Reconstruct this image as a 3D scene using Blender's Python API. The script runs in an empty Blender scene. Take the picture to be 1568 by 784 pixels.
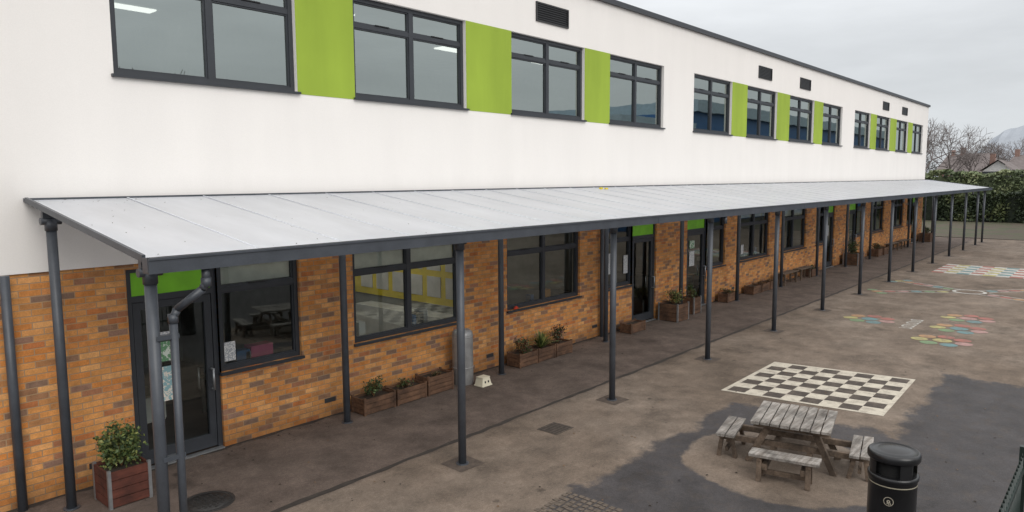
import bpy, math, random
from mathutils import Vector, Matrix
random.seed(7)
S=bpy.context.scene
COL=S.collection
# ------------------------------------------------------------------ node helpers
class NT:
    def __init__(s,m):
        m.use_nodes=True; s.t=m.node_tree; s.n=s.t.nodes; s.l=s.t.links
    def new(s,ty,**k):
        n=s.n.new(ty)
        for a,b in k.items(): setattr(n,a,b)
        return n
    def link(s,a,b): s.l.new(a,b)
    def setin(s,sock,v):
        if hasattr(v,'is_output') : s.link(v,sock)
        else: sock.default_value=v
    def math(s,op,a,b=None,c=None,clamp=False):
        n=s.new('ShaderNodeMath',operation=op,use_clamp=clamp)
        s.setin(n.inputs[0],a)
        if b is not None: s.setin(n.inputs[1],b)
        if c is not None: s.setin(n.inputs[2],c)
        return n.outputs[0]
    def noise(s,vec,scale,detail=4,rough=.55,out=0):
        n=s.new('ShaderNodeTexNoise'); s.link(vec,n.inputs['Vector'])
        n.inputs['Scale'].default_value=scale;n.inputs['Detail'].default_value=detail;n.inputs['Roughness'].default_value=rough
        return n.outputs[out]
    def mix(s,f,a,b,blend='MIX'):
        n=s.new('ShaderNodeMix',data_type='RGBA',blend_type=blend)
        s.setin(n.inputs[0],f)
        for i,v in ((6,a),(7,b)):
            if isinstance(v,tuple): v=v if len(v)==4 else v+(1,)
            s.setin(n.inputs[i],v)
        return n.outputs[2]
    def ramp(s,f,stops,interp='LINEAR'):
        n=s.new('ShaderNodeValToRGB'); s.link(f,n.inputs[0]); cr=n.color_ramp; cr.interpolation=interp
        while len(cr.elements)<len(stops): cr.elements.new(.5)
        for e,(p,c) in zip(cr.elements,stops):
            e.position=p
            if not isinstance(c,tuple): c=(c,c,c)
            e.color=c if len(c)==4 else c+(1,)
        return n.outputs[0]
    def mrange(s,v,a,b,c=0.,d=1.):
        n=s.new('ShaderNodeMapRange'); s.link(v,n.inputs[0])
        for i,x in enumerate((a,b,c,d)): n.inputs[i+1].default_value=x
        return n.outputs[0]
def newmat(name):
    m=bpy.data.materials.new(name); t=NT(m); t.n.clear()
    o=t.new('ShaderNodeOutputMaterial'); b=t.new('ShaderNodeBsdfPrincipled'); t.link(b.outputs[0],o.inputs[0])
    tc=t.new('ShaderNodeTexCoord')
    return m,t,b,o,tc.outputs['Object']
def mat(name,col,rough=.6,metal=0,nscale=4,namt=.12,bump=0,bscale=40,spec=None,fine=0):
    m,t,b,o,v=newmat(name)
    n=t.noise(v,nscale,4)
    f=t.mrange(n,.3,.7,1-namt,1+namt)
    if fine:
        f2=t.mrange(t.noise(v,nscale*14,3),.3,.7,1-fine,1+fine); f=t.math('MULTIPLY',f,f2)
    c=t.mix(1.,col,f,'MULTIPLY'); t.link(c,b.inputs['Base Color'])
    b.inputs['Roughness'].default_value=rough;b.inputs['Metallic'].default_value=metal
    if spec is not None: b.inputs['Specular IOR Level'].default_value=spec
    if bump:
        bn=t.new('ShaderNodeBump');bn.inputs['Strength'].default_value=bump;bn.inputs['Distance'].default_value=.01
        t.link(t.noise(v,bscale,4),bn.inputs['Height']);t.link(bn.outputs[0],b.inputs['Normal'])
    return m
# ------------------------------------------------------------------ mesh builder
class MB:
    def __init__(s): s.v=[];s.f=[];s.mi=[];s.mats=[];s.sm=[]
    def m(s,mt):
        if mt not in s.mats: s.mats.append(mt)
        return s.mats.index(mt)
    def poly(s,pts,mt,smooth=False):
        i=len(s.v); s.v+=[tuple(p) for p in pts]; s.f.append(tuple(range(i,i+len(pts)))); s.mi.append(s.m(mt)); s.sm.append(smooth)
    def box(s,a,b,mt,M=None):
        x0,y0,z0=a;x1,y1,z1=b
        P=[(x0,y0,z0),(x1,y0,z0),(x1,y1,z0),(x0,y1,z0),(x0,y0,z1),(x1,y0,z1),(x1,y1,z1),(x0,y1,z1)]
        if M is not None: P=[tuple(M@Vector(p)) for p in P]
        i=len(s.v); s.v+=P
        for f in ((0,3,2,1),(4,5,6,7),(0,1,5,4),(1,2,6,5),(2,3,7,6),(3,0,4,7)):
            s.f.append(tuple(i+k for k in f)); s.mi.append(s.m(mt)); s.sm.append(False)
    def beam(s,p,q,w,h,mt):
        p=Vector(p);q=Vector(q);d=q-p;L=d.length
        R=d.to_track_quat('X','Z').to_matrix().to_4x4()
        s.box((0,-w/2,-h/2),(L,w/2,h/2),mt,Matrix.Translation(p)@R)
    def cyl(s,p,q,r0,r1,mt,n=12,caps=True):
        p=Vector(p);q=Vector(q);d=(q-p)
        if d.length<1e-6: return
        d.normalize(); a=d.orthogonal().normalized(); b=d.cross(a); i=len(s.v)
        for c,r in ((p,r0),(q,r1)):
            for k in range(n):
                t=2*math.pi*k/n; s.v.append(tuple(c+a*math.cos(t)*r+b*math.sin(t)*r))
        mi=s.m(mt)
        for k in range(n):
            s.f.append((i+k,i+(k+1)%n,i+n+(k+1)%n,i+n+k)); s.mi.append(mi); s.sm.append(True)
        if caps:
            s.f.append(tuple(i+k for k in range(n))[::-1]); s.mi.append(mi); s.sm.append(False)
            s.f.append(tuple(i+n+k for k in range(n))); s.mi.append(mi); s.sm.append(False)
    def lathe(s,c,prof,mt,n=40):
        i=len(s.v); 
        for r,z in prof:
            for k in range(n):
                t=2*math.pi*k/n; s.v.append((c[0]+r*math.cos(t),c[1]+r*math.sin(t),c[2]+z))
        for j in range(len(prof)-1):
            for k in range(n):
                s.f.append((i+j*n+k,i+j*n+(k+1)%n,i+(j+1)*n+(k+1)%n,i+(j+1)*n+k)); s.mi.append(s.m(mt)); s.sm.append(True)
        if prof[-1][0]>0: s.f.append(tuple(i+(len(prof)-1)*n+k for k in range(n))); s.mi.append(s.m(mt)); s.sm.append(False)
    def obj(s,name,parent=None,bevel=0):
        me=bpy.data.meshes.new(name); me.from_pydata(s.v,[],s.f)
        for m in s.mats: me.materials.append(m)
        me.polygons.foreach_set('material_index',s.mi); me.polygons.foreach_set('use_smooth',s.sm); me.update()
        o=bpy.data.objects.new(name,me); COL.objects.link(o)
        if parent: o.parent=parent
        if bevel:
            b=o.modifiers.new('bevel','BEVEL'); b.width=bevel;b.segments=2;b.limit_method='ANGLE'
        return o
def empty(name):
    o=bpy.data.objects.new(name,None); COL.objects.link(o); return o
R=random.uniform
# ------------------------------------------------------------------ materials
frame=mat("anthracite_frame",(.032,.036,.043),.45,0,3,.1)
steel=mat("anthracite_steel",(.055,.062,.074),.42,0,5,.16,fine=.08)
black=mat("black_plastic",(.012,.012,.013),.3,0,6,.2)
louvre=mat("louvre_dark",(.03,.03,.032),.6)
def render_mat(name,col,amt):
    m,t,b,o,v=newmat(name)
    mp=t.new('ShaderNodeMapping'); t.link(v,mp.inputs[0]); mp.inputs['Scale'].default_value=(1.6,1,.25)
    st=t.mrange(t.noise(mp.outputs[0],1.1,6),.35,.7,1,1-amt)
    bl=t.mrange(t.noise(v,.5,4),.3,.7,1-amt*.8,1)
    gr=t.mrange(t.noise(v,90,3,.7),.3,.7,.965,1.02)
    sp=t.new('ShaderNodeSeparateXYZ');t.link(v,sp.inputs[0])
    top=t.mrange(t.math('ADD',sp.outputs[2],t.math('MULTIPLY',t.noise(mp.outputs[0],5,5,.6),.5)),7.55,8.0,1,.93)
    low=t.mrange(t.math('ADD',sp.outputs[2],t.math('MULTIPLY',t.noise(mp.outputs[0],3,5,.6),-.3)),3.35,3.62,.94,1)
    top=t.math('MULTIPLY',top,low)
    c=t.mix(1.,col,t.math('MULTIPLY',t.math('MULTIPLY',st,bl),t.math('MULTIPLY',gr,top)),'MULTIPLY'); t.link(c,b.inputs['Base Color'])
    b.inputs['Roughness'].default_value=.9
    bn=t.new('ShaderNodeBump');bn.inputs['Strength'].default_value=.3;bn.inputs['Distance'].default_value=.004
    t.link(t.noise(v,160,3),bn.inputs['Height']);t.link(bn.outputs[0],b.inputs['Normal'])
    return m
white=render_mat("white_render",(.84,.81,.78),.035)
green=render_mat("green_render",(.34,.47,.05),.18)
greenp=mat("green_panel",(.19,.52,.02),.35)
# brick
def brick_mat():
    m,t,b,o,v=newmat("orange_brick")
    sp=t.new('ShaderNodeSeparateXYZ');t.link(v,sp.inputs[0])
    cb=t.new('ShaderNodeCombineXYZ');t.link(t.math('ADD',sp.outputs[0],sp.outputs[1]),cb.inputs[0]);t.link(sp.outputs[2],cb.inputs[1])
    br=t.new('ShaderNodeTexBrick');t.link(cb.outputs[0],br.inputs['Vector'])
    br.inputs['Color1'].default_value=(0,0,0,1);br.inputs['Color2'].default_value=(1,1,1,1);br.inputs['Mortar'].default_value=(.5,.5,.5,1)
    br.inputs['Scale'].default_value=1;br.inputs['Mortar Size'].default_value=.006;br.inputs['Mortar Smooth'].default_value=.2
    br.inputs['Brick Width'].default_value=.225;br.inputs['Row Height'].default_value=.075;br.inputs['Bias'].default_value=0
    col=t.ramp(br.outputs['Color'],[(0,(.22,.14,.10)),(.09,(.36,.17,.075)),(.2,(.57,.25,.072)),(.42,(.68,.31,.095)),(.58,(.58,.215,.05)),(.76,(.72,.36,.13)),(.88,(.50,.165,.045)),(1,(.27,.165,.12))])
    n=t.mrange(t.noise(v,9,5),.25,.75,.72,1.25)
    n2=t.mrange(t.noise(v,60,3),.25,.75,.80,1.16)
    n3=t.mrange(t.noise(v,.7,4),.3,.7,.86,1.1)
    col=t.mix(1.,col,t.math('MULTIPLY',t.math('MULTIPLY',n,n2),n3),'MULTIPLY')
    c=t.mix(br.outputs['Fac'],col,(.38,.25,.145))
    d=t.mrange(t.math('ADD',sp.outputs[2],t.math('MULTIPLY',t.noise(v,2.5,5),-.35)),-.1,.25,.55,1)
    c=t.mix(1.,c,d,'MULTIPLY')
    t.link(c,b.inputs['Base Color']);b.inputs['Roughness'].default_value=.88
    bn=t.new('ShaderNodeBump');bn.inputs['Strength'].default_value=.6;bn.inputs['Distance'].default_value=.006;bn.invert=True
    t.link(br.outputs['Fac'],bn.inputs['Height']);t.link(bn.outputs[0],b.inputs['Normal'])
    return m
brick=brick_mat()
def glass_mat(name,base,tint,grazing=.6,refl=(.88,.95,.93)):
    m=bpy.data.materials.new(name);t=NT(m);t.n.clear()
    o=t.new('ShaderNodeOutputMaterial');mx=t.new('ShaderNodeMixShader')
    tr=t.new('ShaderNodeBsdfTransparent');tr.inputs[0].default_value=tint+(1,)
    gl=t.new('ShaderNodeBsdfGlossy');gl.inputs['Roughness'].default_value=.012;gl.inputs['Color'].default_value=refl+(1,)
    fr=t.new('ShaderNodeFresnel');fr.inputs[0].default_value=1.5
    f=t.math('ADD',t.math('MULTIPLY',fr.outputs[0],grazing),base,clamp=True)
    tc=t.new('ShaderNodeTexCoord')
    bn=t.new('ShaderNodeBump');bn.inputs['Strength'].default_value=.08;bn.inputs['Distance'].default_value=.02
    t.link(t.noise(tc.outputs['Object'],1.3,1),bn.inputs['Height']);t.link(bn.outputs[0],gl.inputs['Normal'])
    t.link(f,mx.inputs[0]);t.link(tr.outputs[0],mx.inputs[1]);t.link(gl.outputs[0],mx.inputs[2]);t.link(mx.outputs[0],o.inputs[0])
    return m
glassU=glass_mat("window_glass_coated",.46,(.50,.54,.52),.8,(.70,.765,.735))
glassG=glass_mat("window_glass",.07,(.78,.82,.80),1.0)
# playground surface
def tarmac_mat():
    m,t,b,o,v=newmat("worn_tarmac")
    sp=t.new('ShaderNodeSeparateXYZ');t.link(v,sp.inputs[0]);x,y=sp.outputs[0],sp.outputs[1]
    big=t.noise(v,.28,8,.6);mid=t.noise(v,1.6,8,.62);m2=t.noise(v,5,6,.7);fin=t.noise(v,26,5,.7);grit=t.noise(v,110,3,.7)
    base=t.ramp(big,[(.3,(.125,.094,.070)),(.5,(.178,.138,.107)),(.7,(.225,.182,.146))])
    base=t.mix(1.,base,t.mrange(mid,.3,.7,.66,1.25),'MULTIPLY')
    mp=t.new('ShaderNodeMapping');t.link(v,mp.inputs[0]);mp.inputs['Scale'].default_value=(.25,1.3,1)
    strk=t.noise(mp.outputs[0],1.2,6,.6)
    base=t.mix(1.,base,t.mrange(strk,.35,.7,1.06,.84),'MULTIPLY')
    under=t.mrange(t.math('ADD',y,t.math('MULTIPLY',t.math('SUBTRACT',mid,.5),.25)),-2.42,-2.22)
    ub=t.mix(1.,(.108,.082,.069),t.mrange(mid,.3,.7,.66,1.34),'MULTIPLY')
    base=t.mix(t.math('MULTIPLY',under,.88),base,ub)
    wob=t.math('MULTIPLY',t.math('SUBTRACT',t.noise(v,1.1,8,.68),.5),2.9)
    e1=t.math('DIVIDE',t.math('SUBTRACT',11.3,x),.35)
    e2=t.math('DIVIDE',t.math('SUBTRACT',-4.5,y),.2)
    near=t.math('MINIMUM',e1,e2)
    e3=t.math('DIVIDE',t.math('SUBTRACT',-6.85,y),.2);e4=t.math('DIVIDE',t.math('SUBTRACT',15.3,x),.35)
    near=t.math('MAXIMUM',near,t.math('MINIMUM',e3,e4))
    dx=t.math('SUBTRACT',x,9.05);dy=t.math('SUBTRACT',y,-6.15)
    dist=t.math('SQRT',t.math('ADD',t.math('MULTIPLY',dx,dx),t.math('MULTIPLY',dy,dy)))
    near=t.math('MINIMUM',near,t.math('DIVIDE',t.math('SUBTRACT',dist,1.2),.1))
    k=t.math('ADD',near,t.math('MULTIPLY',wob,1.8))
    mask=t.mrange(k,.0,.6)
    mask=t.math('MULTIPLY',mask,t.mrange(m2,.28,.5,.72,1.))
    dark=t.mix(1.,(.044,.041,.043),t.mrange(mid,.3,.7,.75,1.4),'MULTIPLY')
    c=t.mix(t.math('MULTIPLY',mask,.95),base,dark)
    for sc_,lo in ((1.7,.14),(5.5,.11)):
        vo=t.new('ShaderNodeTexVoronoi');t.link(v,vo.inputs['Vector']);vo.inputs['Scale'].default_value=sc_
        sz=t.mrange(t.noise(v,.9,3),.42,.75,-.03,lo)
        spot=t.mrange(t.math('SUBTRACT',t.math('ADD',vo.outputs['Distance'],t.math('MULTIPLY',t.math('SUBTRACT',fin,.5),.12)),sz),-.02,.05)
        c=t.mix(1.,c,t.mrange(spot,0,1,.58,1),'MULTIPLY')
    # damp blotches
    damp=t.mrange(t.noise(v,.75,9,.72),.56,.64,1,.72)
    c=t.mix(1.,c,damp,'MULTIPLY')
    c=t.mix(1.,c,t.mrange(m2,.3,.7,.84,1.16),'MULTIPLY')
    c=t.mix(1.,c,t.mrange(fin,.3,.7,.80,1.2),'MULTIPLY')
    c=t.mix(1.,c,t.mrange(grit,.3,.7,.6,1.42),'MULTIPLY')
    t.link(c,b.inputs['Base Color'])
    t.link(t.mrange(mask,0,1,.92,.70),b.inputs['Roughness']);b.inputs['Specular IOR Level'].default_value=.3
    bn=t.new('ShaderNodeBump');bn.inputs['Strength'].default_value=.5;bn.inputs['Distance'].default_value=.006
    t.link(t.math('ADD',grit,fin),bn.inputs['Height']);t.link(bn.outputs[0],b.inputs['Normal'])
    return m
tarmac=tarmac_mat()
def paint(name,col,wear=.35):
    m,t,b,o,v=newmat(name)
    w=t.math('ADD',t.math('MULTIPLY',t.noise(v,5,6,.7),.6),t.math('MULTIPLY',t.noise(v,70,4,.7),.4))
    f=t.mrange(w,.46,.60,0,wear)
    c=t.mix(f,col,(.13,.10,.08)); t.link(c,b.inputs['Base Color']);b.inputs['Roughness'].default_value=.8
    return m
cream=paint("cream_paint",(.54,.49,.40),.5);pblack=paint("black_paint",(.045,.034,.026),.7)
pastel=[paint("red_paint",(.33,.12,.095),.75),paint("orange_paint",(.38,.22,.11),.75),paint("yellow_paint",(.38,.34,.14),.75),paint("green_paint",(.16,.25,.13),.75),paint("teal_paint",(.12,.23,.24),.75),paint("pink_paint",(.37,.22,.20),.75)]
wpaint=paint("white_paint",(.50,.49,.45),.75)
def wood(name,a,bb,axis=0,rough=.8):
    m,t,b,o,v=newmat(name)
    mp=t.new('ShaderNodeMapping');t.link(v,mp.inputs[0]);sc=[22,22,22];sc[axis]=1.6;mp.inputs['Scale'].default_value=sc
    n=t.noise(mp.outputs[0],1,7,.65);n2=t.noise(v,3.5,6,.7)
    c=t.mix(t.mrange(n,.3,.7),a,bb);c=t.mix(1.,c,t.mrange(n2,.35,.7,.40,1.2),'MULTIPLY')
    t.link(c,b.inputs['Base Color']);b.inputs['Roughness'].default_value=rough
    return m
wgrey=wood("weathered_wood",(.13,.105,.085),(.44,.41,.375));wbrown=wood("brown_wood",(.09,.062,.042),(.22,.16,.115))
plant_wood=wood("planter_wood",(.085,.042,.024),(.19,.10,.055));red_wood=wood("red_planter_wood",(.085,.024,.015),(.16,.046,.027))
soil=mat("soil",(.03,.022,.015),.95,nscale=30,namt=.5)
def leafm(name,col,amt=.5,ns=9):
    return mat(name,col,.6,nscale=ns,namt=amt)
lf=[leafm("leaf_dark",(.030,.055,.018)),leafm("leaf_mid",(.065,.10,.028)),leafm("leaf_light",(.14,.17,.045))]
lfy=leafm("leaf_yellow",(.26,.27,.08));lfb=leafm("leaf_brown",(.13,.07,.03));lfr=leafm("leaf_red",(.09,.03,.02))
galv=mat("galvanised_steel",(.36,.37,.38),.4,.7,8,.15)
# ------------------------------------------------------------------ building
school=empty("school_building")
X0,X1=-8.0,47.1
UP=[(3.5,6.0),(7.02,9.5),(10.75,13.2),(14.2,16.7),(18.35,20.8),(21.9,24.35),(25.5,28.0),(29.0,31.4),(33.1,35.5),(36.5,38.9),(40.1,42.5),(43.5,45.95)]
ZU0,ZU1=4.97,6.53
YW=-.03
GW=[(4.66,5.93),(6.9,9.32),(10.62,13.1),(14.1,15.33),(19.42,20.65),(21.75,24.1),(25.3,27.7),(28.8,29.95),(34.2,35.4),(36.3,38.7),(40.2,42.6),(43.4,44.6)]
GD=[(3.5,4.66),(15.33,16.5),(18.2,19.42),(29.95,31.1),(33.05,34.2),(44.6,45.8)]
ZG0,ZG1=1.06,2.6
def holed(mb,x0,x1,z0,z1,y,holes,mt,depth,rev):
    xs=sorted({x0,x1}|{h[0] for h in holes}|{h[1] for h in holes}); zs=sorted({z0,z1}|{h[2] for h in holes}|{h[3] for h in holes})
    for a,b in zip(xs,xs[1:]):
        for c,d in zip(zs,zs[1:]):
            mx,mz=(a+b)/2,(c+d)/2
            if any(h[0]<mx<h[1] and h[2]<mz<h[3] for h in holes): continue
            mb.poly([(a,y,c),(b,y,c),(b,y,d),(a,y,d)],mt)
    for h in holes:
        a,b,c,d=h; Y=y+depth
        mb.poly([(a,y,c),(a,Y,c),(a,Y,d),(a,y,d)],rev);mb.poly([(b,y,c),(b,Y,c),(b,Y,d),(b,y,d)],rev)
        mb.poly([(a,y,c),(b,y,c),(b,Y,c),(a,Y,c)],rev);mb.poly([(a,y,d),(b,y,d),(b,Y,d),(a,Y,d)],rev)
ZC=2.67
mb=MB()
holes=[(a,b,ZU0,ZU1) for a,b in UP]
holed(mb,X0,X1,ZC,7.62,YW,holes,white,.2,white)
mb.poly([(X0,YW,ZC),(X1,YW,ZC),(X1,.05,ZC),(X0,.05,ZC)],frame)
mb.poly([(X1,YW,ZC),(X1,16,ZC),(X1,16,7.62),(X1,YW,7.62)],white)
mb.poly([(X0,YW,ZC),(X0,16,ZC),(X0,16,7.62),(X0,YW,7.62)],white)
mb.poly([(X0,16,0),(X1,16,0),(X1,16,7.62),(X0,16,7.62)],white)
mb.obj("white_render_wall",school)
mb=MB()
gh=[(a,b,ZG0,ZG1) for a,b in GW]+[(a,b,0.0,ZG1) for a,b in GD]
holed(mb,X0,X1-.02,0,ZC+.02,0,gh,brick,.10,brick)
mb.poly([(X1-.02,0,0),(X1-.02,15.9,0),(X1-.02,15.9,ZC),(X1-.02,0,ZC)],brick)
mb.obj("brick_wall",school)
mb=MB()
for xx in (2.95,6.3,10.0,13.6,17.4,21.2,24.7,28.3):
    mb.box((xx,-.006,.22),(xx+.2,.02,.29),louvre)
mb.obj("air_bricks",school)
mb=MB()
mb.box((X0-.05,YW-.07,7.62),(X1+.07,.3,7.73),frame)
mb.box((X1-.25,.3,7.62),(X1+.07,16.05,7.73),frame)
mb.poly([(X0,.3,7.6),(X1-.25,.3,7.6),(X1-.25,16,7.6),(X0,16,7.6)],louvre)
mb.obj("roof_coping",school)
mb=MB()
for i in (0,1,2,4,5,6,8,9,10):
    a=UP[i][1]+.001;b=UP[i+1][0]-.001
    mb.box((a,YW-.006,ZU0-.03),(b,YW+.02,ZU1),green)
mb.obj("green_wall_panels",school)
# windows
fr=MB();gu=MB();gg=MB();sl=MB()
def window(x0,x1,z0,z1,yf,mull,tz,gm,gmat,o=.065,sashes=()):
    y0,y1=yf,yf+.07
    fr.box((x0,y0,z0),(x1,y1,z0+o),frame);fr.box((x0,y0,z1-o),(x1,y1,z1),frame)
    fr.box((x0,y0,z0+o),(x0+o,y1,z1-o),frame);fr.box((x1-o,y0,z0+o),(x1,y1,z1-o),frame)
    cuts=[x0+o]
    for mm in mull:
        fr.box((mm-.045,y0+.003,z0+o),(mm+.045,y1,z1-o),frame); cuts+=[mm-.045,mm+.045]
    cuts.append(x1-o)
    for i in range(0,len(cuts),2):
        a,b=cuts[i],cuts[i+1]
        fr.box((a,y0+.006,tz-.035),(b,y1,tz+.035),frame)
        for c,d in ((z0+o,tz-.035),(tz+.035,z1-o)):
            w=.022
            for bx in ((a,c,b,c+w),(a,d-w,b,d),(a,c+w,a+w,d-w),(b-w,c+w,b,d-w)):
                fr.box((bx[0],y0+.018,bx[1]),(bx[2],y1,bx[3]),frame)
        gm.poly([(a,yf+.045,z0+o),(b,yf+.045,z0+o),(b,yf+.045,z1-o),(a,yf+.045,z1-o)],gmat)
        fr.box(((a+b)/2-.14,y0-.006,tz+.045),((a+b)/2+.14,y0+.02,tz+.06),black)
for a,b in UP:
    window(a+.003,b-.003,ZU0,ZU1-.003,YW+.07,[(a+b)/2],6.1,gu,glassU)
    sl.box((a-.03,YW-.05,ZU0-.035),(b+.03,YW+.12,ZU0-.002),frame)
for a,b in GW:
    mull=[(a+b)/2] if b-a>1.8 else []
    window(a+.003,b-.003,ZG0,ZG1-.003,.05,mull,2.2,gg,glassG)
    sl.box((a-.02,-.05,ZG0-.04),(b+.02,.08,ZG0-.002),frame)
dh=MB()
for a,b in GD:
    y0,y1=.045,.125
    fr.box((a+.003,y0,0.02),(a+.07,y1,ZG1-.003),frame);fr.box((b-.07,y0,0.02),(b-.003,y1,ZG1-.003),frame)
    fr.box((a+.07,y0,2.17),(b-.07,y1,2.25),frame);fr.box((a+.07,y0,ZG1-.05),(b-.07,y1,ZG1-.003),frame)
    fr.box((a+.07,y0+.02,2.25),(b-.07,y1-.02,ZG1-.05),greenp)
    l0,l1=a+.078,b-.078
    fr.box((l0,y0+.01,.04),(l0+.09,y1-.01,2.163),frame);fr.box((l1-.09,y0+.01,.04),(l1,y1-.01,2.163),frame)
    fr.box((l0+.09,y0+.01,.04),(l1-.09,y1-.01,.22),frame);fr.box((l0+.09,y0+.01,2.07),(l1-.09,y1-.01,2.163),frame)
    gg.poly([(l0+.09,y0+.05,.22),(l1-.09,y0+.05,.22),(l1-.09,y0+.05,2.07),(l0+.09,y0+.05,2.07)],glassG)
    hx=l1-.045
    dh.cyl((hx,-.03,.85),(hx,-.03,1.15),.015,.015,galv,10);dh.cyl((hx,-.03,.86),(hx,.06,.86),.013,.013,galv,8);dh.cyl((hx,-.03,1.14),(hx,.06,1.14),.013,.013,galv,8)
    dh.cyl((hx-.12,.16,.85),(hx-.12,.16,1.15),.015,.015,galv,10)
    dh.box((a+.02,-.04,.002),(b-.02,.04,.022),galv)
fr.obj("window_and_door_frames",school);gu.obj("upper_glazing",school);gg.obj("ground_glazing",school);sl.obj("window_sills",school);dh.obj("door_handles",school)
mb=MB()
for a in (11.5,22.7,26.4,37.4,41.05):
    b=a+1.08;z0,z1=6.84,7.22
    mb.box((a,YW-.03,z0),(b,YW+.001,z0+.03),louvre);mb.box((a,YW-.03,z1-.03),(b,YW+.001,z1),louvre)
    mb.box((a,YW-.03,z0+.03),(a+.03,YW+.001,z1-.03),louvre);mb.box((b-.03,YW-.03,z0+.03),(b,YW+.001,z1-.03),louvre)
    mb.box((a+.03,YW-.006,z0+.03),(b-.03,YW+.001,z1-.03),black)
    for k in range(7):
        z=z0+.05+k*.044; mb.beam((a+.03,YW-.018,z),(b-.03,YW-.018,z),.03,.007,louvre)
mb.obj("louvre_vents",school)
# interior
inw=mat("interior_wall",(.30,.30,.27),.9);inf=mat("interior_floor",(.09,.095,.105),.7);ceil=mat("ceiling_tiles",(.42,.42,.40),.9)
def emi(name,col,st):
    m=bpy.data.materials.new(name);t=NT(m);t.n.clear();o=t.new('ShaderNodeOutputMaterial');e=t.new('ShaderNodeEmission');e.inputs[0].default_value=col+(1,);e.inputs[1].default_value=st;t.link(e.outputs[0],o.inputs[0]);return m
lampm=emi("lit_ceiling_lamp",(1,.98,.93),2.6);lampg=emi("lit_classroom_lamp",(1,.97,.90),5.0)
mb=MB();L=MB()
def room(x0,x1,z0,z1,yb,y0):
    mb.poly([(x0,y0,z0),(x1,y0,z0),(x1,yb,z0),(x0,yb,z0)],inf);mb.poly([(x0,y0,z1),(x1,y0,z1),(x1,yb,z1),(x0,yb,z1)],ceil)
    mb.poly([(x0,yb,z0),(x1,yb,z0),(x1,yb,z1),(x0,yb,z1)],inw)
    mb.poly([(x0,y0,z0),(x0,yb,z0),(x0,yb,z1),(x0,y0,z1)],inw);mb.poly([(x1,y0,z0),(x1,yb,z0),(x1,yb,z1),(x1,y0,z1)],inw)
gr=[(-6,6.45),(6.46,9.95),(9.96,13.6),(13.61,17.3),(17.31,24.7),(24.71,31.8),(31.81,39.4),(39.41,46.9)]
for a,b in gr: room(a,b,.012,2.85,5.2,.24)
ur=[(-6,6.5),(6.51,17.5),(17.51,28.5),(28.51,39.5),(39.51,46.9)]
for a,b in ur: room(a,b,3.9,6.85,7,.2)
for x,y in ((4.1,2.5),(5.3,4.6),(8.0,2.2),(9.2,4.2),(12.2,3.4),(15.4,3.0),(20.3,2.4)): L.box((x,y,6.82),(x+.75,y+.3,6.845),lampm)
for x,y in ((7.2,1.6),(8.5,1.6),(7.2,3.6),(8.5,3.6),(11.6,2.6)): L.box((x,y,2.82),(x+.8,y+.4,2.845),lampg)
mb.obj("interior_rooms",school);L.obj("ceiling_lamps",school)
mb=MB()
cols=[mat("display_yellow",(.75,.58,.03),.8),mat("display_lime",(.4,.5,.06),.8),mat("display_blue",(.05,.12,.25),.8),mat("display_red",(.35,.05,.05),.8),mat("display_white",(.62,.62,.6),.8),mat("display_orange",(.35,.17,.05),.8)]
tabm=mat("table_top",(.34,.29,.21),.5);grm=mat("grey_furniture",(.22,.23,.24),.6)
rr=random.Random(3)
for gi,(a,b) in enumerate(gr):
    a2=max(a,2.5)
    x=a2+.3
    pal=[cols[0],cols[0],cols[1]] if gi==1 else cols[2:]
    while x<b-1.3:
        w=rr.uniform(.9,1.6); mb.box((x,5.14,1.0),(min(x+w,b-.2),5.19,2.2),rr.choice(pal))
        for k in range(5):
            u=x+rr.uniform(.05,w-.3); z=rr.uniform(1.1,1.9); mb.box((u,5.12,z),(u+.2,5.135,z+.26),cols[4])
        x+=w+.25
    x=a2+.7
    while x<b-1.2:
        for y in (1.1,3.1):
            if rr.random()<.85:
                mb.box((x,y,.60),(x+1.1,y+.6,.64),tabm)
                for u in (x+.04,x+1.02):
                    for w in (y+.04,y+.52): mb.box((u,w,.02),(u+.04,w+.04,.6),grm)
                for q in (x+.15,x+.65):
                    c=rr.choice(cols[2:]); mb.box((q,y-.35,.36),(q+.34,y-.02,.39),c); mb.box((q,y-.38,.39),(q+.34,y-.35,.72),c)
                    for u in (q+.02,q+.29):
                        mb.box((u,y-.34,.02),(u+.03,y-.31,.36),grm);mb.box((u,y-.08,.02),(u+.03,y-.05,.36),grm)
        x+=1.9
    if gi==1:
        mb.box((b-.05,.5,1.15),(b-.02,4.2,2.5),cols[0]); mb.box((b-.5,.5,.02),(b-.06,3.4,1.0),cols[4])
        for k in range(6):
            for zz_ in (1.3,1.85):
                yy=.6+k*.55; mb.box((b-.065,yy,zz_),(b-.052,yy+.4,zz_+.42),cols[4])
    else:
        mb.box((b-.45,.6,.02),(b-.03,2.4,1.05),grm)
for i in range(26):
    a,b=rr.choice(GW); x=rr.uniform(a+.1,b-.3); h=rr.uniform(.1,.3)
    mb.box((x,.26,ZG0),(x+rr.uniform(.08,.25),.4,ZG0+h),rr.choice(cols[2:]+[grm,tabm]))
mb.box((5.25,.25,ZG0+.01),(5.6,.45,ZG0+.22),mat("pink_box",(.5,.1,.2),.6))
mb.obj("classroom_furniture",school)
mb=MB()
blind=mat("roller_blind",(.80,.79,.72),.8)
for i,h in ((0,.34),(1,.36),(5,.2),(6,.3),(9,.25)):
    a,b=GW[i]; mb.poly([(a+.08,.135,ZG1-h),(b-.08,.135,ZG1-h),(b-.08,.135,ZG1-.02),(a+.08,.135,ZG1-.02)],blind)
mb.obj("roller_blinds",school)
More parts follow.
